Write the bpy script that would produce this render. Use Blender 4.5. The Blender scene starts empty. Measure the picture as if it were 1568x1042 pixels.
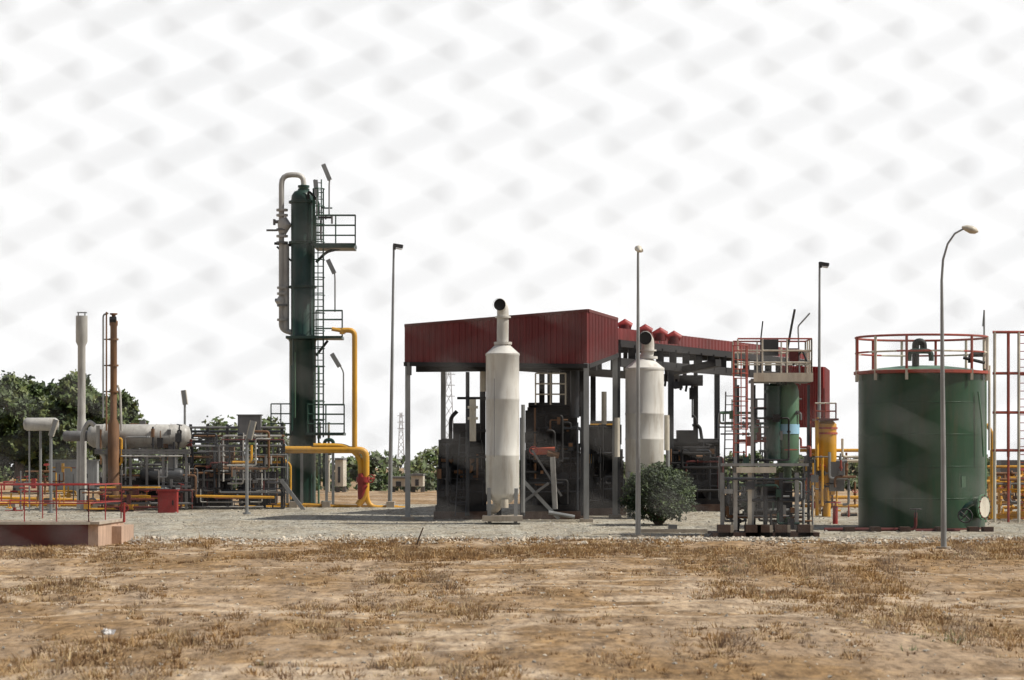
import bpy, math, random
from mathutils import Vector, noise, Matrix
F=4200.0; H=2.4; YH=715.0; CX=784.0
R=random.Random(7)
scene=bpy.context.scene
def sm(a,b,t):
    t=max(0,min(1,(t-a)/(b-a))); return t*t*(3-2*t)
def gz(y): 
    z=0.0
    if y<24: z=0.8*(1-sm(8,24,y))
    if y>92: z=min(1,(y-92)/33)*0.6
    return z
def X(px,Y): return (px-CX)*Y/F
def Z(py,Y): return H-(py-YH)*Y/F
def W(px,py,Y): return Vector((X(px,Y),Y,Z(py,Y)))
# ---------------------------------------------------------------- materials
def mat(name,col,rough=.5,metal=0.0,var=.25,scale=2.0,streak=0.25,dirt=None,damt=.35,bump=.15,bscale=25):
    m=bpy.data.materials.new(name); m.use_nodes=True
    nt=m.node_tree; N=nt.nodes; L=nt.links
    bs=N['Principled BSDF']
    tc=N.new('ShaderNodeTexCoord'); mp=N.new('ShaderNodeMapping')
    mp.inputs['Scale'].default_value=(1,1,streak)
    L.new(tc.outputs['Object'],mp.inputs['Vector'])
    n1=N.new('ShaderNodeTexNoise'); n1.inputs['Scale'].default_value=scale; n1.inputs['Detail'].default_value=6
    n1.inputs['Roughness'].default_value=.65
    L.new(mp.outputs[0],n1.inputs['Vector'])
    cr=N.new('ShaderNodeValToRGB'); e=cr.color_ramp.elements
    e[0].position=.3; e[1].position=.7
    e[0].color=tuple(c*(1-var) for c in col)+(1,); e[1].color=tuple(min(1,c*(1+var)) for c in col)+(1,)
    L.new(n1.outputs['Fac'],cr.inputs[0]); out=cr.outputs[0]
    if dirt:
        n2=N.new('ShaderNodeTexNoise'); n2.inputs['Scale'].default_value=scale*2.3; n2.inputs['Detail'].default_value=8
        n2.inputs['Roughness'].default_value=.7
        L.new(mp.outputs[0],n2.inputs['Vector'])
        r2=N.new('ShaderNodeMapRange'); r2.inputs[1].default_value=.5; r2.inputs[2].default_value=.72; r2.inputs[4].default_value=damt
        L.new(n2.outputs['Fac'],r2.inputs[0])
        mx=N.new('ShaderNodeMix'); mx.data_type='RGBA'; mx.inputs[7].default_value=tuple(dirt)+(1,)
        L.new(r2.outputs[0],mx.inputs[0]); L.new(out,mx.inputs[6]); out=mx.outputs[2]
    L.new(out,bs.inputs['Base Color'])
    bs.inputs['Roughness'].default_value=rough; bs.inputs['Metallic'].default_value=metal
    if bump:
        n3=N.new('ShaderNodeTexNoise'); n3.inputs['Scale'].default_value=bscale; n3.inputs['Detail'].default_value=4
        L.new(tc.outputs['Object'],n3.inputs['Vector'])
        bp=N.new('ShaderNodeBump'); bp.inputs['Strength'].default_value=bump; bp.inputs['Distance'].default_value=.02
        L.new(n3.outputs['Fac'],bp.inputs['Height']); L.new(bp.outputs[0],bs.inputs['Normal'])
    return m
GREEN=mat('green_tank_paint',(.013,.048,.022),.36,dirt=(.05,.055,.028),damt=.7,scale=1.4,streak=.12,var=.35)
GREENC=mat('green_column_paint',(.01,.042,.031),.4,dirt=(.03,.035,.025),damt=.6)
GREENL=mat('sunlit_green_paint',(.08,.17,.1),.45,dirt=(.1,.1,.06),damt=.5)  # lighter green for sunlit parts, sunlight put into the colour
GREENR=mat('green_rail_paint',(.03,.08,.055),.5,dirt=(.06,.06,.04),damt=.5)
WHITE=mat('silencer_white_paint',(.6,.59,.55),.5,dirt=(.27,.2,.13),damt=.6,scale=1.3,streak=.15,var=.12)
PIPEW=mat('insulated_pipe',(.44,.43,.4),.45,dirt=(.16,.13,.1),damt=.6)
STEEL=mat('galvanised_steel',(.27,.28,.28),.45,.3,dirt=(.12,.1,.09),damt=.4)
GREY=mat('grey_paint',(.15,.15,.15),.55,dirt=(.1,.07,.05))
DARK=mat('dark_machinery',(.007,.007,.008),.7,dirt=(.02,.011,.007))  # near black: shade under the shelter is put into the machinery colour
DARKB=mat('dark_bluegrey',(.02,.024,.03),.5,dirt=(.04,.025,.018))
RUST=mat('rusty_steel',(.18,.09,.04),.75,dirt=(.07,.03,.015),damt=.7,var=.4)
YEL=mat('yellow_paint',(.64,.33,.03),.45,dirt=(.3,.14,.04),damt=.5,var=.12)
RED=mat('red_paint',(.3,.022,.02),.55,dirt=(.1,.03,.02),damt=.5)
REDO=mat('orange_red_rail_paint',(.3,.05,.03),.55,dirt=(.14,.05,.035),damt=.6)
REDD=mat('dark_red_paint',(.11,.018,.015),.6,dirt=(.05,.03,.02),damt=.5)
CLAD=mat('red_cladding',(.145,.017,.017),.55,dirt=(.08,.018,.015),damt=.7,scale=.8,var=.22)
CREAM=mat('cream_paint',(.55,.51,.42),.5,dirt=(.25,.16,.1),damt=.5)
BLUE=mat('blue_label',(.25,.45,.6),.5)
CONC=mat('concrete',(.36,.31,.25),.9,dirt=(.14,.11,.08),damt=.6,bump=.5,scale=1.5)
CONCD=mat('shaded_stained_concrete',(.07,.04,.03),.9,dirt=(.15,.11,.08),damt=.5,bump=.5)  # dark concrete: shade painted into the base colour, paler stains over it
PINK=mat('brick_plaster',(.42,.29,.21),.9,dirt=(.22,.15,.1),damt=.6,bump=.5,scale=3)
ORANGE=mat('orange_red_paint',(.42,.08,.035),.5)
TRUNK=mat('bark',(.09,.06,.04),.9)
L1=mat('foliage_mid',(.065,.1,.024),.6,bump=0,scale=.8,streak=1,var=.4)
L2=mat('foliage_dark',(.022,.04,.012),.65,bump=0,scale=.8,streak=1,var=.4)
L3=mat('foliage_light',(.12,.15,.04),.6,bump=0,scale=.8,streak=1,var=.3)
L4=mat('foliage_distant',(.12,.135,.08),.8,bump=0,scale=.3,streak=1,var=.3)
G1=mat('dry_grass_gold',(.35,.215,.085),.85,bump=0,scale=.6,streak=1,var=.3)
G2=mat('dry_grass_brown',(.18,.1,.042),.85,bump=0,scale=.6,streak=1,var=.35)
G4=mat('dry_grass_straw',(.5,.37,.2),.85,bump=0,scale=.6,streak=1,var=.25)
G3=mat('weed_green',(.16,.19,.07),.8,bump=0)
STO=mat('stone',(.5,.44,.35),.9,bump=0,scale=1.5,streak=1,var=.35)
STO2=mat('stone_grey',(.34,.32,.28),.9,bump=0,scale=1.5,streak=1,var=.4)
PYL=mat('pylon_steel',(.5,.5,.52),.7,bump=0)
WIRE=mat('galvanised_wire',(.14,.14,.14),.6,.2,bump=0)
LITTER=mat('white_plastic',(.75,.75,.75),.4,bump=0)
# ---------------------------------------------------------------- builder
def bend(pts,r):
    pts=[Vector(p) for p in pts]
    if len(pts)<3 or r<=0: return pts
    o=[pts[0]]
    for i in range(1,len(pts)-1):
        a,b,c=pts[i-1],pts[i],pts[i+1]
        la=(a-b).length; lc=(c-b).length
        if la<1e-5 or lc<1e-5: continue
        q=min(r,la*.48,lc*.48)
        s=b+(a-b)/la*q; e=b+(c-b)/lc*q
        for k in range(5):
            t=k/4; o.append(s*(1-t)**2+b*2*t*(1-t)+e*t*t)
    o.append(pts[-1]); return o
class B:
    def __init__(s,n): s.n=n; s.v=[]; s.f=[]; s.m=[]; s.mats=[]
    def mi(s,m):
        if m not in s.mats: s.mats.append(m)
        return s.mats.index(m)
    def face(s,ps,m):
        k=len(s.v); s.v+= [tuple(p) for p in ps]; s.f.append(tuple(range(k,k+len(ps)))); s.m.append(s.mi(m))
    def box(s,c,sz,m,rz=0,tilt=None):
        k=len(s.v); M=Matrix.Rotation(rz,3,'Z')
        if tilt: M=M@Matrix.Rotation(tilt,3,'Y')
        for a in (-.5,.5):
            for b in (-.5,.5):
                for d in (-.5,.5):
                    s.v.append(tuple(Vector(c)+M@Vector((a*sz[0],b*sz[1],d*sz[2]))))
        for q in ((0,1,3,2),(4,6,7,5),(0,4,5,1),(2,3,7,6),(0,2,6,4),(1,5,7,3)):
            s.f.append(tuple(k+i for i in q)); s.m.append(s.mi(m))
    def tube(s,pts,r,m,seg=10,caps=True,phase=0):
        pts=[Vector(p) for p in pts]; n=len(pts)
        rr=r if isinstance(r,(list,tuple)) else [r]*n
        ts=[]
        for i in range(n):
            t=pts[min(i+1,n-1)]-pts[max(i-1,0)]
            if t.length<1e-9: t=Vector((0,0,1))
            ts.append(t.normalized())
        ref=Vector((1,0,0)) if abs(ts[0].z)>.9 else Vector((0,0,1))
        u=(ref-ts[0]*ref.dot(ts[0])).normalized()
        k=len(s.v); mi=s.mi(m)
        for i in range(n):
            u=u-ts[i]*u.dot(ts[i])
            if u.length<1e-6: u=ts[i].orthogonal()
            u.normalize(); w=ts[i].cross(u)
            for j in range(seg):
                a=phase+2*math.pi*j/seg
                s.v.append(tuple(pts[i]+(u*math.cos(a)+w*math.sin(a))*rr[i]))
        for i in range(n-1):
            for j in range(seg):
                j2=(j+1)%seg
                s.f.append((k+i*seg+j,k+i*seg+j2,k+(i+1)*seg+j2,k+(i+1)*seg+j)); s.m.append(mi)
        if caps:
            if rr[0]>1e-4: s.f.append(tuple(k+j for j in reversed(range(seg)))); s.m.append(mi)
            if rr[-1]>1e-4: s.f.append(tuple(k+(n-1)*seg+j for j in range(seg))); s.m.append(mi)
    def beam(s,p0,p1,w,m): s.tube([p0,p1],w*.7071,m,4,True,math.pi/4)
    def pp(s,P,Y,rp,m,seg=8,br=3,sq=False):
        pts=[W(p[0],p[1],Y+(p[2] if len(p)>2 else 0)) for p in P]
        if sq:
            for a,b in zip(pts,pts[1:]): s.beam(a,b,2*rp*Y/F,m)
        else: s.tube(bend(pts,rp*Y/F*br),rp*Y/F,m,seg)
    def lathe(s,c,prof,m,seg=32):
        k=len(s.v); mi=s.mi(m); c=Vector(c)
        for (r,z) in prof:
            for j in range(seg):
                a=2*math.pi*j/seg; s.v.append((c.x+r*math.cos(a),c.y+r*math.sin(a),c.z+z))
        for i in range(len(prof)-1):
            for j in range(seg):
                j2=(j+1)%seg
                s.f.append((k+i*seg+j,k+i*seg+j2,k+(i+1)*seg+j2,k+(i+1)*seg+j)); s.m.append(mi)
    def flange(s,p,ax,r,m,t=.05):
        p=Vector(p); ax=Vector(ax).normalized(); s.tube([p-ax*t,p+ax*t],r,m,12)
    def wheel(s,p,ax,r,m):
        p=Vector(p); ax=Vector(ax).normalized(); u=ax.orthogonal().normalized(); w=ax.cross(u)
        ring=[p+(u*math.cos(a)+w*math.sin(a))*r for a in [i*math.pi/5 for i in range(11)]]
        s.tube(ring,r*.12,m,5); s.tube([p-ax*r*1.5,p+ax*.02],r*.15,m,5)
        s.tube([p-u*r,p+u*r],r*.08,m,4); s.tube([p-w*r,p+w*r],r*.08,m,4)
    def rail(s,pts,h,r,mp,mr,sp=1.0,n=2,toe=None):
        pts=[Vector(p) for p in pts]
        for i in range(1,n+1):
            z=Vector((0,0,h*i/n)); s.tube([p+z for p in pts],r,mr if i==n else mp,6)
        for a,b in zip(pts,pts[1:]):
            L=(b-a).length; k=max(1,round(L/sp))
            for i in range(k+1):
                q=a.lerp(b,i/k); s.tube([q,q+Vector((0,0,h))],r,mp,6)
            if toe: s.beam(a+Vector((0,0,.06)),b+Vector((0,0,.06)),.1,toe)
    def ladder(s,p0,p1,w,m,r=.025,cage=False,d=Vector((1,0,0)),out=Vector((0,-1,0))):
        p0=Vector(p0);p1=Vector(p1)
        s.tube([p0-d*w/2,p1-d*w/2],r,m,6); s.tube([p0+d*w/2,p1+d*w/2],r,m,6)
        n=int((p1-p0).length/.3)
        for i in range(n):
            q=p0.lerp(p1,(i+.5)/n); s.tube([q-d*w/2,q+d*w/2],r*.7,m,5)
        if cage:
            k=int((p1-p0).length/.8)
            A=[i*math.pi/6 for i in range(7)]
            for i in range(1,k+1):
                q=p0.lerp(p1,i/k)
                s.tube([q+d*math.cos(a)*w*.65+out*math.sin(a)*w*1.1 for a in A],r*.7,m,4)
            for a in A[1:-1:2]:
                o=d*math.cos(a)*w*.65+out*math.sin(a)*w*1.1
                s.tube([p0.lerp(p1,1/k)+o,p1+o],r*.7,m,4)
    def finish(s,smooth=True,ang=40,recentre=True):
        me=bpy.data.meshes.new(s.n)
        c=Vector((0,0,0))
        if recentre and s.v:
            xs=[v[0] for v in s.v]; ys=[v[1] for v in s.v]; zs=[v[2] for v in s.v]
            c=Vector(((min(xs)+max(xs))/2,(min(ys)+max(ys))/2,min(zs)))
        me.from_pydata([(v[0]-c.x,v[1]-c.y,v[2]-c.z) for v in s.v],[],s.f)
        for m in s.mats: me.materials.append(m)
        me.polygons.foreach_set('material_index',s.m)
        if smooth:
            me.polygons.foreach_set('use_smooth',[True]*len(s.f)); me.update()
            try: me.set_sharp_from_angle(angle=math.radians(ang))
            except Exception: pass
        me.update()
        o=bpy.data.objects.new(s.n,me); o.location=c; scene.collection.objects.link(o); return o
def pipework(b,x0,x1,y0,y1,Y0,Y1,n,mats,seed,rp=(1.2,3.0),valves=.16,wm=None):
    r=random.Random(seed)
    for i in range(n):
        Y=r.uniform(Y0,Y1); m=r.choice(mats); rad=r.uniform(*rp)*Y/F
        p=W(r.uniform(x0,x1),r.uniform(y0,y1),Y); pts=[p.copy()]
        ax=r.choice('xz')
        for k in range(r.randint(1,3)):
            q=pts[-1].copy()
            if ax=='x': q.x=X(r.uniform(x0,x1),Y); ax='z' if r.random()<.7 else 'y'
            elif ax=='z': q.z=Z(r.uniform(y0,y1),Y); ax='x'
            else: q.y+=r.uniform(-1,1); ax='z'
            if (q-pts[-1]).length>.15: pts.append(q)
        if len(pts)<2: continue
        b.tube(bend(pts,rad*2.2),rad,m,7)
        for a,c in zip(pts,pts[1:]):
            if r.random()<.5 and (c-a).length>.5:
                q=a.lerp(c,r.uniform(.3,.7)); b.flange(q,c-a,rad*1.7,m,.03)
            if r.random()<.35 and (c-a).length>.5:
                q=a.lerp(c,r.uniform(.2,.8)); b.box(q+Vector((0,-.05,0)),(r.uniform(.1,.3),r.uniform(.1,.3),r.uniform(.12,.45)),r.choice(mats))
            if r.random()<valves and (c-a).length>.5:
                q=a.lerp(c,r.uniform(.3,.7)); b.tube([q-(c-a).normalized()*.12,q,q+(c-a).normalized()*.12],[rad*2,rad*1.3,rad*2],m,8)
                b.tube([q,q+Vector((0,0,.3))],rad*.5,m,6); b.wheel(q+Vector((0,0,.3)),(r.uniform(-.3,.3),r.uniform(-.5,.3),1),.12,wm or m)
def foliage(b,blobs,n,size,mats,seed,clump=.12,per=14,gap=-.25,freq=.6):
    r=random.Random(seed); vol=[a[3]*a[4]*a[5] for a in blobs]; T=sum(vol); k=0
    while k<n:
        bl=r.choices(blobs,vol)[0]
        d=Vector((r.gauss(0,1),r.gauss(0,1),r.gauss(0,1))).normalized(); q=r.uniform(.35,1.0)**.5
        c=Vector((bl[0]+d.x*bl[3]*q,bl[1]+d.y*bl[4]*q,bl[2]+d.z*bl[5]*q))
        if noise.noise(c*freq+Vector((seed,0,0)))<gap: k+=1; continue
        lm=r.choices(mats,[3,2,1.4] if len(mats)==3 else [1]*len(mats))[0]
        rad=max(bl[3],bl[5])*clump*r.uniform(.6,1.5)
        for i in range(per):
            p=c+Vector((r.gauss(0,1),r.gauss(0,1),r.gauss(0,.8)))*rad*.6
            if p.z<.3 and p.z<bl[2]-bl[5]: continue
            u=Vector((r.gauss(0,1),r.gauss(0,1),r.gauss(0,1))).normalized(); w=u.orthogonal().normalized()
            s=size*r.uniform(.5,1.3)
            b.face([p-u*s,p-w*s*.55,p+u*s,p+w*s*.55],lm); k+=1
# ---------------------------------------------------------------- ground
def groundh(x,y):
    z=gz(y)
    a=.06 if y<90 else .02
    if y<300 and abs(x)<80:
        z+=a*noise.noise(Vector((x*.35,y*.35,0)))+a*.5*noise.noise(Vector((x*1.3,y*1.3,3)))
        z+=.10*math.exp(-((y-86)/2.5)**2)*(.5+noise.noise(Vector((x*.2,y*.5,9))))
    return z
def grid(name,xs,ys,mt,dz=0,hole=None):
    v=[(x,y,groundh(x,y)+dz) for y in ys for x in xs]; n=len(xs)
    f=[(j*n+i,j*n+i+1,(j+1)*n+i+1,(j+1)*n+i) for j in range(len(ys)-1) for i in range(n-1) if hole is None or hole(xs[i],ys[j])]
    me=bpy.data.meshes.new(name); me.from_pydata(v,[],f); me.materials.append(mt)
    me.polygons.foreach_set('use_smooth',[True]*len(f)); me.update()
    o=bpy.data.objects.new(name,me); scene.collection.objects.link(o); return o
def groundmat(name,cols,patch,bump=.6,gscale=1.0,tracks=None,bd=.05):
    m=bpy.data.materials.new(name); m.use_nodes=True; nt=m.node_tree; N=nt.nodes; L=nt.links; bs=N['Principled BSDF']
    tc=N.new('ShaderNodeTexCoord')
    def nz(sc,det=8,ro=.6,off=0,st=(1,1,1),rot=0):
        mp=N.new('ShaderNodeMapping'); mp.inputs['Scale'].default_value=st; mp.inputs['Location'].default_value=(off,off,0); mp.inputs['Rotation'].default_value=(0,0,rot)
        L.new(tc.outputs['Object'],mp.inputs[0])
        n=N.new('ShaderNodeTexNoise'); n.inputs['Scale'].default_value=sc; n.inputs['Detail'].default_value=det; n.inputs['Roughness'].default_value=ro
        L.new(mp.outputs[0],n.inputs['Vector']); return n.outputs['Fac']
    def ramp(fac,stops):
        c=N.new('ShaderNodeValToRGB'); e=c.color_ramp.elements
        while len(e)<len(stops): e.new(.5)
        for i,(p,co) in enumerate(stops): e[i].position=p; e[i].color=tuple(co)+(1,)
        L.new(fac,c.inputs[0]); return c.outputs[0]
    def mix(f,a,b,mode='MIX'):
        x=N.new('ShaderNodeMix'); x.data_type='RGBA'; x.blend_type=mode
        if isinstance(f,float): x.inputs[0].default_value=f
        else: L.new(f,x.inputs[0])
        L.new(a,x.inputs[6]); L.new(b,x.inputs[7]); return x.outputs[2]
    base=ramp(nz(.35*gscale,10,.7,0,(1,.5,1)),cols)
    pat=ramp(nz(.3*gscale,9,.7,31,(.8,.35,1)),[(.43,(0,0,0)),(.56,(1,1,1))])
    pc=ramp(nz(2.2*gscale,6,.7,5,(1,.5,1)),patch)
    col=mix(pat,base,pc)
    if tracks:
        tcx=ramp(nz(1.2,6,.7,2),tracks)
        tf=ramp(nz(.25,6,.65,13,(.7,.4,1),.1),[(.57,(0,0,0)),(.66,(.8,.8,.8))]); col=mix(tf,col,tcx)
        tl=ramp(nz(.09,3,.5,43,(1,1,1),.9),[(.478,(0,0,0)),(.49,(.6,.6,.6)),(.505,(.6,.6,.6)),(.517,(0,0,0))]); col=mix(tl,col,tcx)
    fine=ramp(nz(6*gscale,8,.8,7,(1,.22,1)),[(.37,(.42,.38,.33)),(.5,(1,1,1)),(.63,(1.3,1.28,1.22))])
    col=mix(1.0,col,fine,'MULTIPLY')
    med=ramp(nz(1.3*gscale,7,.78,19,(1,.28,1)),[(.37,(.6,.56,.51)),(.5,(1,1,1)),(.65,(1.18,1.17,1.14))])
    col=mix(1.0,col,med,'MULTIPLY')
    L.new(col,bs.inputs['Base Color']); bs.inputs['Roughness'].default_value=.95
    bs.inputs['Specular IOR Level'].default_value=.15
    bp=N.new('ShaderNodeBump'); bp.inputs['Strength'].default_value=bump; bp.inputs['Distance'].default_value=bd
    L.new(nz(5*gscale,8,.75,0,(1,.5,1)),bp.inputs['Height']); L.new(bp.outputs[0],bs.inputs['Normal'])
    return m
GM=groundmat('dry_earth',[(.3,(.25,.175,.11)),(.45,(.33,.24,.155)),(.58,(.39,.29,.195)),(.72,(.47,.365,.255))],
   [(.35,(.175,.11,.052)),(.5,(.26,.165,.08)),(.7,(.35,.235,.12))],tracks=[(.35,(.45,.35,.245)),(.65,(.58,.475,.36))],bump=.8,bd=.06)
YM=groundmat('gravel_mat',[(.3,(.26,.245,.205)),(.5,(.36,.345,.295)),(.7,(.46,.44,.37))],
   [(.35,(.27,.235,.17)),(.6,(.38,.35,.29))],gscale=2,bump=1)
def fr(a,b,s):
    o=[];x=a
    while x<b-1e-6: o.append(x); x+=s
    return o
xs=[-3000,-1200,-500,-200,-100,-60]+fr(-40,40,.5)+[40,60,100,200,500,1200,3000]
ys=[-60,-20,0]+fr(4,132,.5)+[132,140,160,200,300,500,900,1800,4000]
grid('ground',xs,ys,GM)
def yedge(x): return 91+1.8*noise.noise(Vector((x*.12,0,5)))+1.5*noise.noise(Vector((x*.7,2,5)))+ (1.0 if x<-9 else 0)
grid('gravel_yard',fr(-34,34,.25),fr(88,131,.25),YM,.012,lambda x,y: y>yedge(x))
# grass: uneven patches with bare earth between
def tufts():
    b=B('dry_grass'); r=random.Random(3); n=0; tries=0
    while n<19000 and tries<600000:
        tries+=1
        y=28+ (94-28)*r.random()**.75; x=r.uniform(-1,1)*(.19*y+2)
        f_=34/y
        d=noise.noise(Vector((x*.3*f_**.4,y*.085,1)))+.8*noise.noise(Vector((x*1.0*f_**.4,y*.2,4)))+.5*noise.noise(Vector((x*2.6,y*.7,4)))
        band=sm(66,74,y)*(1-sm(86,90,y))
        if d+.36*band<.1+r.uniform(-.22,.22) and r.random()<.95: continue
        if y>yedge(x)-3 and r.random()<.8: continue
        core=sm(.1,.6,d+.3*band)
        z=groundh(x,y)-.02; h=r.uniform(.035,.09)*(1+.7*core)*(2.0 if r.random()<.05 else 1); sp=h*r.uniform(.6,1.6)
        q_=r.random()+.3*noise.noise(Vector((x*.3,y*.15,8))); m=G1 if q_<.5 else (G2 if q_<.76 else G4)
        if r.random()<.004 or (5.2<x*36/y<6.0 and 36<y<39 and r.random()<.5): m=G3
        for k in range(r.randint(8,14)):
            a=r.uniform(0,6.283); q=r.uniform(0,1.0)*sp; base=Vector((x+math.cos(a)*q,y+math.sin(a)*q*1.8,z))
            tip=base+Vector((math.cos(a)*sp*r.uniform(-.2,1),math.sin(a)*sp*r.uniform(-.2,1),h*r.uniform(.4,1)))
            wd=.0065+.00009*y
            w=Vector((wd,0,0)) if r.random()<.6 else Vector((math.sin(a),-math.cos(a),0))*wd
            b.face([base-w,base+w,tip],m)
        n+=1
    b.finish(False,recentre=False)
tufts()
def stones():
    b=B('gravel_stones'); r=random.Random(5)
    O=[Vector(v) for v in ((1,0,0),(0,1,0),(-1,0,0),(0,-1,0),(0,0,1),(0,0,-1))]
    FA=((0,1,4),(1,2,4),(2,3,4),(3,0,4),(1,0,5),(2,1,5),(3,2,5),(0,3,5))
    for i in range(18000):
        if i<11500:
            x=r.uniform(-19,19); y=yedge(x)+r.gauss(-2.2,2.0); s=r.uniform(.025,.08)*(1.8 if r.random()<.05 else 1)
            if noise.noise(Vector((x*.4,y*.4,7)))<-.15: continue
        elif i<13500: y=r.uniform(29,84); x=r.uniform(-1,1)*(.19*y+2); s=r.uniform(.01,.04)
        else: y=r.uniform(91,124); x=r.uniform(-24,24); s=r.uniform(.02,.065)
        z=groundh(x,y); k=len(b.v); m=b.mi(r.choice([STO,STO,STO2]) if i<13500 else r.choice([STO,STO2,STO2]))
        M=Matrix.Rotation(r.uniform(0,6),3,'Z')@Matrix.Rotation(r.uniform(0,1),3,'X')
        sc=[s*r.uniform(.6,1.3) for _ in range(3)]
        for o in O:
            p=M@Vector((o.x*sc[0],o.y*sc[1],o.z*sc[2]*.7)); b.v.append((x+p.x,y+p.y,z+p.z+s*.2))
        for f in FA: b.f.append(tuple(k+j for j in f)); b.m.append(m)
    b.finish(False,recentre=False)
stones()
# ---------------------------------------------------------------- chain link fence
b=B('chain_link_fence')
FY=2.7; pit=.074; st=.035; x=-3.0; top=3.02
while x<3.0:
    pts=[]; z=.82; k=0
    while z<top:
        sgn=1 if k%2 else -1
        pts.append((x+sgn*(pit/2+.002)+.06*(z-2.4),FY+sgn*.004,z+.05*x)); z+=st; k+=1
    b.tube(pts,.0036,WIRE,5,False); x+=pit
for px in (-3.0,-1.4,1.5,3.0):
    b.tube([(px,FY+.04,.5),(px,FY+.04,3.15)],.025,STEEL,10)
b.tube([(-3,FY+.04,3.12),(3,FY+.04,3.12)],.02,STEEL,8)
b.finish()
# ---------------------------------------------------------------- storage tank
b=B('storage_tank'); TY=100.6; TX=X(1411,TY); R0=2.3; zb=gz(98)-.02; zt=5.88
prof=[(R0,0)]
hh=zt-zb
for k in range(1,5):
    q=hh*k/5; prof+=[(R0,q-.02),(R0+.008,q-.015),(R0+.008,q+.015),(R0,q+.02)]
prof+=[(R0,hh)]
b.lathe((TX,TY,zb),prof,GREEN,72)
b.lathe((TX,TY,zb),[(R0+.1,-.02),(R0+.1,.1),(R0,.1)],REDD,64)
b.lathe((TX,TY,zt),[(R0,-.12),(R0+.17,-.1),(R0+.17,.0),(R0-.05,.02)],REDO,64)
b.lathe((TX,TY,zt),[(R0-.05,.0),(R0*.7,.12),(R0*.4,.2),(.02,.24)],GREENL,48)
ring=[(TX+(R0+.1)*math.cos(a),TY+(R0+.1)*math.sin(a),zt) for a in [i*2*math.pi/48 for i in range(49)]]
for i in range(12):
    a=2*math.pi*(i+.3)/12; p=Vector((TX+(R0+.13)*math.cos(a),TY+(R0+.13)*math.sin(a),zt-.15))
    m=CREAM if i%2 else REDO
    b.tube([p,p+Vector((0,0,1.4))],.05,m,6)
    b.beam(p-Vector((0,0,.2)),p+Vector((0,0,.2)),.1,CREAM)
b.tube([Vector(p)+Vector((0,0,1.25)) for p in ring],.042,REDO,6,False)
for i in range(0,48,4):
    b.tube([Vector(ring[j])+Vector((0,0,.68)) for j in range(i,i+5)],.034,CREAM if (i//4)%2 else REDO,6,False)
b.tube(bend([(X(1402,99.5),99.5,zt),(X(1402,99.5),99.5,zt+1.05),(X(1414,99.5),99.5,zt+1.05),(X(1414,99.5),99.5,zt+.7)],.2),.13,DARK,12)
b.pp([(1392,553),(1392,538),(1426,538),(1426,553)],99.2,4,GREENC)
b.pp([(1486,556),(1486,543),(1505,543)],99.5,4,DARK); b.pp([(1475,548),(1508,556)],99,2.5,DARK)
b.pp([(1507,565),(1507,520)],100,2.5,CREAM)
b.pp([(1515,560),(1515,690)],100.5,2,CREAM); b.pp([(1498,600),(1503,640),(1506,700)],99,1.5,GREENL)
d=Vector((math.cos(math.radians(-38)),math.sin(math.radians(-38)),0)); mc=Vector((TX,TY,zb+.85))+d*R0
b.tube([mc-d*.2,mc+d*.22],.4,GREEN,24); b.tube([mc+d*.2,mc+d*.27],.47,GREENL,24); b.tube([mc+d*.27,mc+d*.30],.37,CREAM,24)
for i in range(12):
    a=i*math.pi/6; t=Vector((-d.y,d.x,0)); q=mc+d*.29+(t*math.cos(a)+Vector((0,0,1))*math.sin(a))*.42; b.tube([q,q+d*.04],.03,REDD,6)
b.pp([(1470,790),(1480,775),(1490,770)],97.3,4,GREENC); b.wheel(W(1478,790,97),(0,-1,.2),.25,DARK)
b.box(W(1475,738,98.0),(.16,.1,.4),GREENL,rz=.35)
b.pp([(1262,811),(1380,811),(1402,811),(1402,785)],97.6,2.6,REDD); b.wheel(W(1402,780,97.5),(0,0,1),.2,DARK)
b.pp([(1402,813),(1430,813),(1470,813)],97.4,2.6,REDD)
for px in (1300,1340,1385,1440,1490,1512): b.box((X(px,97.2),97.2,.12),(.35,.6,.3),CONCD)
b.pp([(1508,565),(1508,800)],101,3,GREENL)
b.finish()
b=B('access_ladder_tower'); Y=104
for px,m in ((1523,CREAM),(1544,REDO),(1560,CREAM),(1580,REDO)):
    b.pp([(px,508),(px,700 if m==REDO else 800)],Y,2.4,m); b.pp([(px,508,1.2),(px,800,1.2)],Y,2.0,REDO)
for py in (509,572,632,690): b.pp([(1520,py),(1582,py)],Y,2.2,REDO); b.pp([(1520,py,1.2),(1582,py,1.2)],Y,1.8,REDO)
b.ladder(W(1568,800,Y+.4),W(1568,508,Y+.4),.4,REDO,cage=False)
b.pp([(1505,500),(1507,475)],Y,1.2,STEEL); b.pp([(1507,520),(1507,475)],Y,1.4,STEEL)
b.finish()
b=B('yellow_pipe_manifold')
for py in (738,752,770,790): b.pp([(1505,py),(1640,py)],108,3,YEL)
for px in (1515,1530,1548,1566,1590): b.pp([(px,730),(px,798)],108.5,2.5,YEL)
pipework(b,1510,1620,725,800,106,109,26,[YEL,YEL,YEL,RUST,GREY],11,wm=RED)
b.pp([(1510,650),(1519,662),(1519,795)],106,3,YEL); b.pp([(1512,715),(1640,715)],109,2,YEL); b.box(W(1552,722,110),(1.2,1,.9),GREY)
b.finish()
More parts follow.
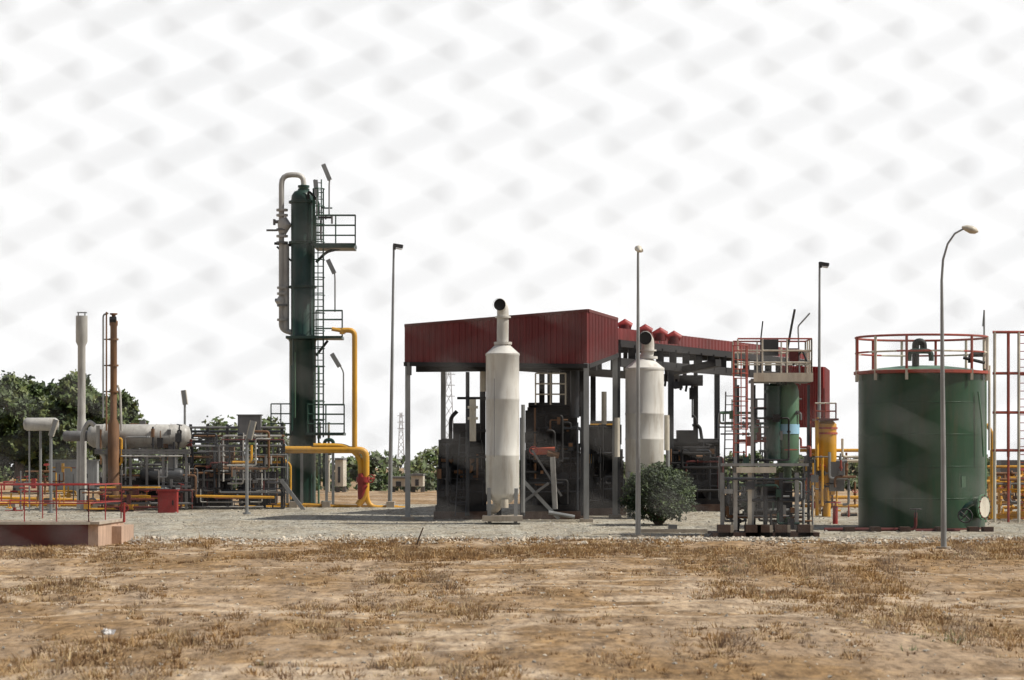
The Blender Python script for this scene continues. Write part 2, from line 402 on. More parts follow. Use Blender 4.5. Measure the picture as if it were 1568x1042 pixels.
# ---------------------------------------------------------------- process column
b=B('process_column'); Y=125.0; s=Y/F; cx=X(463.5,Y); z0=gz(Y)
def zz(py): return Z(py,Y)
b.lathe((cx,Y,0),[(20*s,z0-.1),(20*s,zz(686)),(20.5*s,zz(684)),(20.5*s,zz(524)),(21.5*s,zz(522)),(21.5*s,zz(519)),(18*s,zz(512)),(18*s,zz(308)),(17*s,zz(300)),(13*s,zz(294)),(6*s,zz(291)),(.01,zz(290.5))],GREENC,36)
for py in (686,520,440,372,310): b.lathe((cx,Y,zz(py)),[(20*s,-.06),(21.5*s,-.05),(21.5*s,.05),(20*s,.06)],GREENC,36)
b.tube(bend([W(465,294,Y),W(465,268,Y),W(431,268,Y),W(431,505,Y),W(448,510,Y)],.45),4.2*s,PIPEW,12)
b.tube([W(465,296,Y),W(465,284,Y)],7*s,GREENL,14)
for py in (286,291): b.flange(W(465,py,Y),(0,0,1),9*s,GREENC)
b.tube([W(438,375,Y),W(438,505,Y)],5*s,PIPEW,12)
for py in (322,330,352,362,372,441,450,468,490): b.flange(W(432 if py<375 else 433,py,Y),(0,0,1),9*s,PIPEW if py%4 else GREY,.05)
b.tube([W(432,335,Y),W(436,345,Y),W(432,358,Y)],[7*s,11*s,6*s],PIPEW,12)
b.tube([W(433,455,Y),W(430,462,Y),W(433,470,Y)],[6*s,9*s,6*s],PIPEW,12)
b.pp([(408,353),(425,353)],Y,1.6,GREY); b.pp([(420,340),(428,340)],Y,2.6,GREY); b.pp([(421,460),(428,460)],Y,2.6,GREY); b.pp([(420,336),(420,345)],Y,2,GREY)
b.pp([(420,373),(446,376)],Y,2,DARK); b.pp([(424,378),(446,400)],Y,1.4,DARK)
b.pp([(472,305),(472,292),(480,300),(488,310),(488,330)],Y-.6,1.8,DARK)
for (x0,x1,py,pr) in ((483,545,376,330),(440,525,517,476),(470,528,664,620)):
    h=(py-pr)*s
    b.box(W((x0+x1)/2,py+1,Y),((x1-x0)*s,1.8,.12),GREENC)
    P=[W(x0+1,py,Y-.85),W(x1-1,py,Y-.85),W(x1-1,py,Y+.85),W(x0+1,py,Y+.85)]
    if x0==440: P[0]=W(484,py,Y-.85); P[3]=W(484,py,Y+.85)
    b.rail(P,h,.032,GREENR,GREENR,.9,3)
b.box(W(514,380,Y),(60*s,1.9,.14),GREENC)
b.pp([(484,402),(500,386),(520,381)],Y,2.2,DARK); b.pp([(484,545),(502,522)],Y,2,DARK)
b.rail([W(415,664,Y-.5),W(445,664,Y-.5)],45*s,.03,GREENR,GREENR,.45,3); b.box(W(430,666,Y),(32*s,1.4,.1),GREENC)
b.pp([(418,666),(418,690),(418,775)],Y-.5,1.4,STEEL)
b.ladder(W(488,670,Y-.4),W(488,290,Y-.4),.42,GREENR,.035,cage=True)
b.ladder(W(487,372,Y-.5),W(487,275,Y-.5),.3,GREENR,.03)
for (xa,ya,xb,yb,px,pb) in ((495,252,505,276,504,330),(483,276,485,300,485,330),(502,398,512,419,513,478),(508,542,520,562,526,620)):
    b.beam(W(xa,ya,Y-.7),W(xb,yb,Y-.7),.2,STEEL); b.pp([(xb,yb-4),(px,yb+8),(px,pb)],Y-.7,1.2,STEEL)
b.pp([(488,560),(488,775)],Y-.5,1.5,GREENL); b.pp([(452,540),(452,640)],Y-.8,.9,GREENL)
b.pp([(449,430),(449,640)],Y-.8,1.3,GREENC); b.pp([(447,660),(447,560)],Y-.8,2.2,GREENC)
pipework(b,484,512,640,775,Y-1,Y,7,[GREENC,GREY,CREAM],5)
pipework(b,486,510,290,372,Y-.8,Y-.2,6,[GREENC,GREY,DARK],15,rp=(1,2),valves=0)
b.finish()
b=B('yellow_gas_pipeline'); Y=123.0
b.pp([(524,512),(524,506),(543,506),(543,688),(543,690)],Y,4,YEL,12,4)
b.pp([(508,504),(530,508)],Y,3,YEL)
b.tube(bend([W(430,689,Y),W(543,689,Y),W(560,691,Y),W(560,760,Y),W(548,774,Y)],.5),5.5*Y/F,YEL,14)
b.tube(bend([W(560,740,Y),W(563,778,Y),W(610,778,Y)],.5),4*Y/F,YEL,12)
b.tube(bend([W(480,683,Y),W(530,683,Y),W(552,700,Y),W(552,730,Y)],.5),4*Y/F,YEL,12)
b.flange(W(556,735,Y),(0,0,1),.3,RED,.12); b.tube([W(553,725,Y),W(556,745,Y),W(553,765,Y)],[.15,.25,.15],RED,12)
b.wheel(W(568,733,Y-.4),(-.6,-1,0),.18,RED)
b.pp([(380,768),(420,772),(620,778)],Y,2.6,YEL); b.pp([(-20,772),(240,774),(360,776),(540,778)],Y+.6,3,YEL); b.pp([(-20,762),(180,768),(350,770)],Y+1,2.2,YEL)
b.pp([(180,672),(186,672),(186,712),(170,712)],119,2,YEL); b.pp([(385,682),(385,708),(356,708)],119,2,YEL); b.pp([(336,708),(440,708)],121,2,YEL)
b.pp([(445,765),(445,712),(430,700)],121,1.6,YEL); b.pp([(300,760),(420,762)],117.5,2,YEL)
for px in (20,80,150,220,300,352,400,450,500,598): b.box((X(px,Y),Y+.3,gz(Y)+.12),(.35,1.4,.3),CONC)
for px in (440,462,500,510): b.pp([(px,694),(px,775)],Y,2,STEEL,sq=True)
b.finish()
# ---------------------------------------------------------------- left process skid
b=B('horizontal_separator_vessel'); Y=120.0; s=Y/F
def hv(b,x0,x1,py,rp,Y,m,seg=24):
    s=Y/F; L=rp*.5
    b.tube([W(x0,py,Y),W(x0+L*.25,py,Y),W(x0+L,py,Y),W(x1-L,py,Y),W(x1-L*.25,py,Y),W(x1,py,Y)],[rp*s*.35,rp*s*.75,rp*s,rp*s,rp*s*.75,rp*s*.35],m,seg)
hv(b,134,292,668,18,Y,PIPEW)
for px in (160,180,240,262): b.flange(W(px,668,Y),(1,0,0),18.8*s,PIPEW,.03)
hv(b,214,282,728,11,Y-.5,DARKB); b.flange(W(248,728,Y-.5),(1,0,0),12.5*s,GREY,.05)
hv(b,96,140,668,8,Y,GREY)
for px in (170,265): b.box(W(px,705,Y),(.3,.9,1.2),GREY); b.box(W(px,760,Y),(.25,.8,1.2),DARK)
b.pp([(145,652),(136,645),(126,662),(126,780)],Y-.8,3.5,PIPEW)
b.pp([(150,652),(150,690),(160,700),(160,770)],Y-.9,3,PIPEW)
for py in (690,694,745): b.beam(W(145,py,Y-1),W(292,py,Y-1),.1,GREY)
for px in (200,225,250,285): b.pp([(px,690),(px,780)],Y-1,1.8,GREY,sq=True)
pipework(b,150,300,645,780,Y-1.2,Y+1,46,[PIPEW,GREY,DARK,RUST,DARKB,STEEL,GREY],21,rp=(.8,2.2),valves=.1,wm=DARK)
b.box(W(225,752,Y+.5),(4,1,1.2),DARK)
b.finish()
b=B('pipe_rack'); Y=121.0
for px in (292,318,348,372,405,432):
    b.pp([(px,650),(px,780)],Y,2.2,DARKB,sq=True); b.pp([(px,650,1.4),(px,780,1.4)],Y,2.2,DARKB,sq=True)
for py in (655,668,683,700,735,758): b.pp([(286,py),(436,py)],Y-.1,1.9,[RUST,PIPEW,DARKB,GREY][py%4])
for py in (661,676,712,728): b.pp([(200,py,1),(436,py,1)],Y,2,[DARK,DARKB,GREY,RUST][py%4])
pipework(b,285,440,660,782,Y-1.5,Y+1,60,[DARKB,GREY,RUST,DARK,PIPEW,DARK,STEEL,REDD,DARKB],22,rp=(.8,2.3),valves=.1,wm=DARK)
b.box(W(320,745,Y+.8),(2,1,1.8),DARK); b.box(W(395,748,Y+.8),(1.6,1,1.5),DARKB); b.box(W(345,700,Y+.6),(.8,.6,1),RUST)
b.rail([W(372,735,Y-1),W(440,735,Y-1)],38*Y/F,.03,STEEL,STEEL,.8,2)
b.beam(W(430,735,Y-1),W(470,788,Y-1),.16,STEEL)
b.finish()
b=B('valve_station'); Y=118.0
pipework(b,10,120,715,784,Y,Y+3,22,[YEL,YEL,GREY,RUST,REDD],23,rp=(.8,1.6),valves=.2,wm=RED)
pipework(b,120,300,745,784,Y-1,Y+1,22,[YEL,REDD,GREY,RUST,DARK],24,rp=(.8,1.8),valves=.2,wm=RED)
pipework(b,0,60,738,784,Y-1,Y+1,8,[RED,YEL,GREY],25,rp=(.8,1.4),wm=RED)
b.finish()
def cabinet(name,px0,px1,py0,py1,Y,m):
    b=B(name); s=Y/F; c=W((px0+px1)/2,(py0+py1)/2,Y); w=(px1-px0)*s; h=(py1-py0)*s
    b.box(c,(w,.6,h),m); b.box(c+Vector((0,-.31,0)),(w*.86,.03,h*.86),m); b.box(c+Vector((0,0,h/2+.03)),(w*1.1,.7,.05),m)
    b.box(c+Vector((w*.3,-.34,0)),(.05,.05,.2),DARK); 
    z=gz(Y)
    for sx in (-.4,.4): b.beam(Vector((c.x+sx*w,c.y,z)),Vector((c.x+sx*w,c.y,c.z-h/2)),.08,GREY)
    return b
cabinet('fire_hose_cabinet',243,272,752,788,116,RED).finish()
cabinet('electrical_cabinet',365,400,637,673,121,GREY).finish()
cabinet('electrical_cabinet',76,150,706,752,128,STEEL).finish()
b=B('vent_stack'); Y=122; s=Y/F
b.lathe((X(125,Y),Y,0),[(7.5*s,gz(Y)),(7.5*s,Z(660,Y)),(6*s,Z(640,Y)),(6*s,Z(530,Y)),(9*s,Z(524,Y)),(9*s,Z(484,Y)),(8*s,Z(484,Y)),(8*s,Z(500,Y))],PIPEW,24)
for px in (120,130): b.pp([(px,484),(px,478)],Y,1,STEEL)
b.tube([W(118,479,Y),W(133,479,Y)],1*s,STEEL,6)
b.finish()
b=B('rusty_chimney_stack'); Y=119; s=Y/F
b.lathe((X(174,Y),Y,0),[(9*s,gz(Y)),(9*s,Z(650,Y)),(5.2*s,Z(642,Y)),(5.2*s,Z(500,Y)),(6.5*s,Z(498,Y)),(6.5*s,Z(492,Y)),(3*s,Z(490,Y)),(3*s,Z(483,Y)),(6*s,Z(482,Y)),(6*s,Z(480,Y))],RUST,20)
b.pp([(158,640),(158,482),(166,480)],Y-.2,1.4,STEEL); b.pp([(163,660),(163,478)],Y-.3,1.3,RUST); b.pp([(186,660),(184,600),(180,590)],Y,1.8,PIPEW)
for py in (520,560,600): b.flange(W(174,py,Y),(0,0,1),7.5*s,RUST,.04); b.pp([(158,py),(174,py)],Y,1,DARK)
b.pp([(168,490),(178,490)],Y-.1,5,DARK)
b.finish()
def floodpole(px,py0,py1,Y,hx,hy0,hx1,hy1,w=.22,r=1.8):
    b=B('floodlight_pole'); b.pp([(px,py1),(px,py0)],Y,r,STEEL)
    b.beam(W(hx,hy0,Y),W(hx1,hy1,Y),w,CREAM); b.beam(W(hx,hy0,Y-.08),W(hx1,hy1,Y-.08),w*.7,STEEL)
    b.tube([W(px,py1,Y),W(px,py1-3,Y)],r*2.4*Y/F,STEEL,8); b.finish()
floodpole(78,668,786,114,86,643,78,668,r=2.3)
floodpole(378,672,788,113,388,645,381,673,.26,r=2.6)
floodpole(283,618,700,121,281,598,284,620)
b=B('area_floodlight'); Y=115
hv(b,36,90,650,10,Y,PIPEW); b.pp([(62,660),(62,784)],Y,2,STEEL); b.pp([(45,656),(45,784)],Y,1.3,STEEL); b.finish()
def lamp(px0,pb,px1,pt,Y,r0,r1,head):
    b=B('street_lamp'); s=Y/F; p=W(px0,pb,Y); p.z=gz(Y)-.05
    if head=='curve':
        q=[p,W(1444.5,700,Y),W(1443,560,Y),W(1442,430,Y),W(1444,398,Y),W(1451,374,Y),W(1462,358,Y),W(1474,351.5,Y),W(1480,350.5,Y)]
        b.tube(q,[4.6*s,4*s,3.3*s,2.2*s,1.8*s,1.6*s,1.5*s,1.4*s,1.4*s],STEEL,12)
        b.tube([W(1473,348,Y),W(1479,349.5,Y),W(1487,352,Y),W(1494,354,Y),W(1498,355,Y)],[.03,.09,.12,.09,.02],CREAM,14)
    else:
        t=W(px1,pt,Y); b.tube([p,p.lerp(t,.5),t],[r0*s,(r0+r1)/2*s,r1*s],STEEL,12)
        if head=='top':
            b.tube([W(px1-3,pt+1,Y),W(px1-1,pt-2,Y-.1),W(px1+1,pt-2,Y-.4),W(px1+3,pt+2,Y-.7)],[.03,.1,.11,.04],CREAM,12)
            b.tube([W(px1+1,pt,Y-.1),W(px1+5,pt+1,Y-.5)],[.09,.07],CREAM,10)
        else:
            b.box(W(px1+7,pt+1,Y),(14*s,.4,5*s),DARK,tilt=.15); b.box(W(px1+1,pt+2,Y),(4*s,.3,9*s),DARK); b.box(W(px1+8,pt+5.5,Y),(9*s,.3,.03),CREAM,tilt=.15)
    b.lathe((p.x,p.y,gz(Y)-.05),[(.22,0),(.22,.12),(.0,.12)],CONC,16)
    b.finish()
lamp(1445,840,1442,350,80,0,0,'curve'); lamp(977,823,977,383,93,4.2,1.8,'top')
lamp(597,775,603,376,125,3.4,1.6,'flood'); lamp(1254,780,1255,404,125,3,1.6,'flood')
# ---------------------------------------------------------------- compressor shelter
b=B('compressor_shelter')
A=Vector((2.93,106,0)); Bp=Vector((-4.19,108,0)); C=Vector((4.24,110.7,0)); D=Vector((-2.88,112.7,0))
zA=(6.34,8.41); zB=(6.49,7.93); zC=(6.95,8.33); zD=(6.9,7.85)
def up(p,z): return Vector((p.x,p.y,z))
def clad(b,b0,b1,t0,t1,n,dep,m):
    nrm=(b1-b0).cross(Vector((0,0,1))).normalized(); k=len(b.v); mi=b.mi(m); prof=[]
    for i in range(n):
        for (u,o) in ((0,0),(.5,0),(.6,dep),(.9,dep)): prof.append(((i+u)/n,o))
    prof.append((1,0))
    for (u,o) in prof:
        b.v.append(tuple(b0.lerp(b1,u)+nrm*o)); b.v.append(tuple(t0.lerp(t1,u)+nrm*o))
    for i in range(len(prof)-1): b.f.append((k+2*i,k+2*i+2,k+2*i+3,k+2*i+1)); b.m.append(mi)
clad(b,up(Bp,zB[0]),up(A,zA[0]),up(Bp,zB[1]),up(A,zA[1]),30,.04,CLAD)
clad(b,up(A,zA[0]),up(C,zC[0]),up(A,zA[1]),up(C,zC[1]),20,.05,CLAD)
clad(b,up(C,zC[0]),up(D,zD[0]),up(C,zC[1]),up(D,zD[1]),34,.05,CLAD)
clad(b,up(D,zD[0]),up(Bp,zB[0]),up(D,zD[1]),up(Bp,zB[1]),20,.05,CLAD)
b.face([up(A,zA[1]-.1),up(C,zC[1]-.1),up(D,zD[1]-.1),up(Bp,zB[1]-.1)],CLAD)
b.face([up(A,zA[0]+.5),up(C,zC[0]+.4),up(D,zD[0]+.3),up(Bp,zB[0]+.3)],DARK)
for (p,q,z0,z1) in ((Bp,A,zB,zA),(A,C,zA,zC),(C,D,zC,zD),(D,Bp,zD,zB)):
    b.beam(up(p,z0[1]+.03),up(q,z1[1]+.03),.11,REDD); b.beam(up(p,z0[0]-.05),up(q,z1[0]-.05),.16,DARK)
for (p,zt_) in ((A,6.4),(Bp,6.5),(C,7.0),(D,7.0),(A.lerp(C,.02)+Vector((0,.6,0)),6.5)):
    q=p.lerp((A+D)/2,.02)
    b.beam(up(q,gz(p.y)),up(q,zt_),.2,STEEL); b.box(up(q,gz(p.y)+.06),(.5,.5,.12),CONC)
for u in (.33,.62):
    q=Bp.lerp(A,u); r_=D.lerp(C,u); b.beam(up(r_,gz(111)),up(r_,6.9),.2,DARKB); b.beam(up(q,6.35),up(r_,6.9),.2,DARK)
b.tube([up(Bp.lerp(A,.02),6.0),up(Bp.lerp(A,.02),6.5)],.1,GREY,8)
b.beam(up(Bp.lerp(D,.3),6.3),up(A.lerp(C,.3),6.3),.25,DARK)
E1=Vector((4.3,112,0)); E2=Vector((14.85,137,0)); per=Vector((-.92,.39,0))*6.0; z1,z2=8.02,8.15
q1,q2=E1+per,E2+per
b.face([up(E1,z1),up(E2,z2),up(q2,z2+.3),up(q1,z1+.3)],CLAD); b.face([up(E1,z1-.1),up(E2,z2-.1),up(q2,z2+.2),up(q1,z1+.2)],DARK)
clad(b,up(E1,z1-.42),up(E2,z2-.42),up(E1,z1+.05),up(E2,z2+.05),60,.03,CLAD)
b.beam(up(E1,z1-.58),up(E2,z2-.58),.28,DARK)
b.beam(up(E1,z1-1.35),up(E2,z2-1.35),.34,DARK); b.beam(up(q1,z1-1.35),up(q2,z2-1.35),.34,DARK)
for i in range(17):
    t=i/16; p=E1.lerp(E2,t); q=q1.lerp(q2,t); b.beam(up(p,z1-1.35),up(p,z1-.6),.3,DARK); b.beam(up(q,z1-1.35),up(q,z1+.1),.2,DARK)
    if i%3==0: b.beam(up(p,z1-.35),up(q,z1-.2),.18,DARK)
for t in (0,.24,.469,.74,1):
    p=E1.lerp(E2,t); q=q1.lerp(q2,t); b.beam(up(p,gz(p.y)),up(p,z1-1.3),.24,DARKB); b.beam(up(q,gz(q.y)),up(q,z1-1.3),.24,DARK)
for (px,py) in ((957,501),(988,509),(1011,514),(1032,519)):
    Yv=114.5; b.tube([W(px-10,py,Yv),W(px,py-4,Yv),W(px+10,py,Yv)],[.16,.24,.16],RED,12); b.tube([W(px,py+8,Yv),W(px,py-3,Yv)],.26,CLAD,12)
P0=Vector((X(1196,132),132,0)); P1=Vector((X(1262,130),130,0)); P2=P1+Vector((.8,5,0))
clad(b,up(P0,Z(655,132)),up(P1,Z(655,130)),up(P0,Z(560,132)),up(P1,Z(562,130)),18,.05,RED)
clad(b,up(P1,Z(655,130)),up(P2,Z(655,130)),up(P1,Z(562,130)),up(P2,Z(562,130)),12,.05,CLAD)
b.finish()
b=B('overhead_crane_hoist'); Y=118
b.beam(W(1022,572,Y+2),W(1100,556,Y-1),.3,DARK)
b.box(W(1058,583,Y),(1.0,.5,.45),DARK); b.box(W(1038,590,Y),(.4,.4,.3),DARKB)
b.pp([(1060,590),(1060,640)],Y,1.1,DARK); b.box(W(1061,603,Y),(.3,.25,.5),DARK); b.pp([(1061,636),(1066,642),(1066,650),(1060,652)],Y,2,DARK); 
for k in range(6): b.pp([(1020+k*8,575+k*3),(1018+k*8,592+k*2)],Y,1.8,DARK)
b.finish()
def silencer(px,hw,yt,yb,Y,nx,nw,ny,legs=True):
    b=B('exhaust_silencer'); s=Y/F; x=X(px,Y); c=(x,Y,0); r=hw*s
    b.lathe(c,[(.02,Z(yb+14,Y)),(r*.5,Z(yb+10,Y)),(r*.9,Z(yb,Y)),(r,Z(yb-5,Y)),(r,Z(yb-60,Y)),(r*1.015,Z(yb-61,Y)),(r*1.015,Z(yb-63,Y)),(r,Z(yb-64,Y)),(r,Z(yt+74,Y)),(r*1.015,Z(yt+73,Y)),(r*1.015,Z(yt+71,Y)),(r,Z(yt+70,Y)),(r,Z(yt+6,Y)),(r*1.03,Z(yt+5,Y)),(r*1.03,Z(yt+2,Y)),(r*.93,Z(yt,Y)),(r*.5,Z(yt-10,Y)),(nw*s,Z(yt-13,Y))],WHITE,40)
    nxp=X(nx,Y)
    p=[Vector((x,Y,Z(yt-10,Y))),Vector((nxp,Y,Z(ny+22,Y))),Vector((nxp,Y,Z(ny+4,Y))),Vector((nxp-.1,Y-.12,Z(ny-2,Y))),Vector((nxp-.12,Y-.42,Z(ny,Y)))]
    b.tube(bend(p,.2),nw*s*.82,WHITE,20,False)
    e=p[-1]; b.tube([e+Vector((0,.1,0)),e+Vector((-.01,-.04,0))],nw*s*.95,WHITE,20,False)
    b.tube([e+Vector((0,.06,0)),e+Vector((0,.05,0))],nw*s*.8,DARK,20)  # dark disc stands in for the shade inside the outlet
    b.flange(Vector((nxp,Y,Z(ny+18,Y))),(0,0,1),nw*s*1.1,WHITE,.03); b.flange(Vector((nxp,Y,Z(yt-14,Y))),(0,0,1),nw*s*1.25,WHITE,.05)
    for sx in (-1,1):
        for sy in (-1,1): b.beam(Vector((x+sx*r*.78,Y+sy*r*.6,gz(Y))),Vector((x+sx*r*.82,Y+sy*r*.6,Z(yb-12,Y))),.14,STEEL)
    b.pp([(px+hw+6,yt+80),(px+hw+6,yb+25)],Y+1.2,3,STEEL)
    b.tube(bend([W(px-8,yb+8,Y),W(px-8,yb+18,Y),W(px-20,yb+22,Y)],.2),.17,CREAM,12); b.tube([W(px+3,yb+5,Y-.4),W(px+3,yb+18,Y-.4)],.16,CREAM,12)
    b.box(W(px,yb+34,Y),(hw*2.4*s,1.8,.2),CONC)
    return b
b=silencer(769.5,25.5,540,760,104,770,11,468); b.pp([(757,700),(757,580)],103,.6,GREY)
b.finish()
b=silencer(987,29.5,562,735,110,992,12,519); b.finish()
b=B('coolant_header_pipes'); Y=107
b.pp([(724,612),(724,676)],Y,5,CREAM,12); b.pp([(740,565),(740,600)],Y+3,5,CREAM,12)
b.pp([(716,570),(716,790)],Y+1,3,DARKB)
for py in (624,641): b.flange(W(724,py,Y),(0,0,1),.2,CREAM)
b.pp([(945,640),(945,700)],Y,4,CREAM,12); b.pp([(1021,636),(1021,690)],Y+4,4,CREAM,12); b.pp([(925,600),(925,650)],Y+3,4,CREAM)
for py in (610,660,700): b.pp([(700,py),(745,py)],Y+1,2,DARK)
b.pp([(893,600),(893,790)],Y+.5,4,DARKB,12); b.pp([(800,640),(800,790)],Y+1,4,DARKB,12)
b.finish()
def compressor(x0,x1,y0,y1,Y,seed,n=26,extra=()):
    b=B('gas_compressor'); s=Y/F; w=(x1-x0)*s; zt_=Z(y0,Y); z0=gz(Y); cxx=X((x0+x1)/2,Y); h=zt_-z0
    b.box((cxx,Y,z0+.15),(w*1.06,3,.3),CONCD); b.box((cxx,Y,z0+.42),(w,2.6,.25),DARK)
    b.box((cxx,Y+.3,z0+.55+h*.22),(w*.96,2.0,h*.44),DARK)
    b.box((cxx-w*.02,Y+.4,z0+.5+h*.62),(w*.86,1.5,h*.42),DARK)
    for i in range(5):
        px_=cxx-w*.36+i*w*.18
        b.tube([(px_,Y-.5,z0+h*.35),(px_,Y-.95,z0+h*.35)],.22,DARK,14); b.flange((px_,Y-.95,z0+h*.35),(0,1,0),.25,DARKB,.04)
        b.tube([(px_,Y+.2,z0+h*.75),(px_,Y+.2,zt_-.15)],.14,DARK,12)
        b.box((px_,Y-.72,z0+h*.6),(.05,.3,h*.3),DARK)
    b.tube([(cxx-w*.4,Y-.2,zt_-.2),(cxx+w*.4,Y-.2,zt_-.2)],.2,DARK,14)
    b.tube([(cxx+w*.3,Y-1.0,z0+.9),(cxx+w*.3,Y-1.2,z0+.9)],.5,DARK,24); 
    b.rail([(cxx-w*.45,Y-1.3,z0+.55),(cxx+w*.45,Y-1.3,z0+.55)],1.05,.022,DARKB,DARKB,1.0,2)
    pipework(b,x0,x1,y0+5,y1-4,Y-1.6,Y-.6,n,[DARK,DARKB,DARK,DARK,DARK,DARK,DARKB]+list(extra),seed,rp=(1.0,2.8),valves=.05)
    return b
b=compressor(668,744,672,792,110,31,26,(RUST,)); b.ladder(W(705,790,107.8),W(712,665,108.6),.4,DARKB)
b.pp([(690,672),(690,640),(700,630)],110,3,DARK); b.box(W(715,662,110),(1.1,1,.7),DARK); b.finish()
b=compressor(800,892,618,795,110,32,34,(RUST,))
b.tube([W(815,692,107.8),W(850,690,107.8)],.14,ORANGE,14); b.tube([W(838,694,107.6),W(856,698,107.6)],.12,RUST,14); b.wheel(W(817,690,107.5),(0,-1,0),.16,RED)
b.beam(W(800,735,106.8),W(856,795,106.8),.14,STEEL); b.beam(W(815,690,107.2),W(860,760,107.2),.08,GREY); b.pp([(846,700),(850,780)],107,4,PIPEW,12)
b.beam(W(800,770,106.7),W(840,740,106.7),.1,GREY); b.pp([(840,785),(880,792)],106.6,3,STEEL)
b.rail([W(820,620,108.5),W(866,620,108.5)],48*108.5/F,.03,CREAM,CREAM,.6,3)
b.box(W(855,620,110),(2.4,2,.12),DARK); b.pp([(880,560),(880,640)],109,7,DARKB,12)
b.box(W(876,600,111),(1.0,1.2,2.0),DARK)
b.finish()
compressor(898,955,645,795,114,33,20,(RUST,YEL)).finish()
b=compressor(1022,1108,672,790,119,34,26,(RUST,REDD))
b.box(W(1052,668,119),(.9,.8,.5),DARK); b.pp([(1075,675),(1072,655),(1066,650)],119,2.5,DARK); b.pp([(1098,675),(1098,640)],119,3,DARKB); b.finish()
# ---------------------------------------------------------------- green separator skid
b=B('green_separator_skid'); Y=94.0; s=Y/F
b.lathe((X(1206,Y),Y,0),[(.02,Z(584,Y)),(9*s,Z(586,Y)),(15*s,Z(591,Y)),(17.5*s,Z(600,Y)),(17.5*s,Z(700,Y)),(15*s,Z(712,Y)),(6*s,Z(717,Y)),(6*s,Z(735,Y)),(4*s,Z(735,Y)),(4*s,gz(Y))],GREENL,32)
b.lathe((X(1206,Y),Y,0),[(18.2*s,Z(665,Y)),(18.2*s,Z(650,Y))],BLUE,32)
b.lathe((X(1183,Y),Y-.3,0),[(11*s,Z(705,Y)),(11*s,Z(592,Y)),(5*s,Z(588,Y))],GREENC,20)
for py in (600,640,690): b.flange(W(1183,py,Y-.3),(0,0,1),13*s,GREENC,.05)
b.tube([W(1194,590,Y-.2),W(1194,575,Y-.2)],6*s,GREENC,12)
zc=Z(584,Y); x0,x1=X(1150,Y),X(1240,Y)
b.box(((x0+x1)/2,Y,zc),(x1-x0,2.0,.1),GREY); b.box(((x0+x1)/2,Y-1.03,zc+.1),(x1-x0,.04,.3),CREAM)
b.rail([Vector((X(1126,Y),Y-1,zc+.2)),Vector((X(1238,Y),Y-1,zc+.2)),Vector((X(1238,Y),Y+1,zc+.2)),Vector((X(1126,Y),Y+1,zc+.2))],54*s,.028,CREAM,REDO,.75,3)
b.box(W(1180,533,Y),(.5,.4,.55),DARKB); b.box(W(1215,545,Y),(.3,.3,.5),REDD); b.pp([(1165,575),(1165,520),(1168,492)],Y,1.1,DARK)
b.pp([(1203,590),(1205,540),(1212,500),(1217,474)],Y-.5,1.8,DARK); b.pp([(1225,590),(1222,500),(1240,480)],Y,1.2,STEEL); b.pp([(1214,560),(1228,535),(1236,555)],Y,1.6,DARKB)
for px in (1126,1152): b.pp([(px,580),(px,815)],Y-.9,2.4,STEEL,sq=True)
for px in (1130,1155,1238): b.pp([(px,590,1.8),(px,815,1.8)],Y-.9,2.0,DARKB,sq=True)
b.ladder(W(1133,700,Y-1.1),W(1133,530,Y-1.1),.42,REDO,.026,cage=True); b.ladder(W(1114,815,Y),W(1118,600,Y),.3,GREY,.025)
b.box(W(1168,712,Y),(130*s,2.2,.1),STEEL); b.box(W(1158,720,Y-1.12),(60*s,.05,.2),CREAM)
for px in (1106,1126,1148,1172,1196,1220): b.pp([(px,724),(px,812)],Y-1,3.0,{1126:PIPEW,1148:CREAM,1106:STEEL,1220:STEEL}.get(px,DARKB),sq=True)
for px in (1108,1150,1168,1195,1230): b.box((X(px,Y-1),Y-1,gz(Y)+.15),(.42,.6,.5),CONCD); b.box((X(px,Y-1)+.26,Y-1,gz(Y)+.15),(.1,.6,.48),CONC)  # dark block paints the shaded pier front, pale slab its sunlit right side
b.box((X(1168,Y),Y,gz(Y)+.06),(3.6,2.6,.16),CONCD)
b.box(W(1185,765,Y+.3),(1.2,.8,1.2),DARKB)
pipework(b,1098,1240,605,705,Y-1,Y+1,24,[GREENC,GREY,GREENL,DARK,REDO,STEEL],41,rp=(.9,2.0),valves=.1,wm=DARK)
pipework(b,1098,1245,725,810,Y-1.2,Y+1,40,[GREENC,GREY,DARK,STEEL,RUST,STEEL,DARKB],42,rp=(1,2.5),valves=.12,wm=REDD)
b.tube(bend([W(1103,700,Y),W(1103,770,Y),W(1160,770,Y)],.2),3*s,GREY,10)
b.finish()
b=B('yellow_filter_vessel'); Y=112; s=Y/F
b.lathe((X(1266,Y),Y,0),[(.02,Z(642,Y)),(9*s,Z(644,Y)),(15*s,Z(650,Y)),(15*s,Z(735,Y)),(9*s,Z(743,Y)),(6*s,Z(745,Y)),(6*s,gz(Y))],YEL,28)
b.rail([W(1248,642,Y-.7),W(1280,642,Y-.7),W(1280,642,Y+.6)],24*s,.03,REDO,CREAM,.45,2); b.box(W(1264,643,Y),(34*s,1.5,.08),REDD)
for py in (656,664): b.flange(W(1266,py,Y),(0,0,1),16.5*s,ORANGE,.04)
b.pp([(1262,642),(1262,595)],Y,1.2,REDD); b.pp([(1251,640),(1251,790)],Y-.4,3,YEL); b.pp([(1240,645),(1240,700)],Y,2,REDO)
b.pp([(1290,672),(1290,700),(1316,700)],Y,2,CREAM)
b.box(W(1281,730,Y-.5),(.6,.3,1.2),GREY)
for py in (690,706,762,775): b.pp([(1225,py,.5),(1318,py,.5)],Y,2.6,YEL if py!=706 else CREAM)
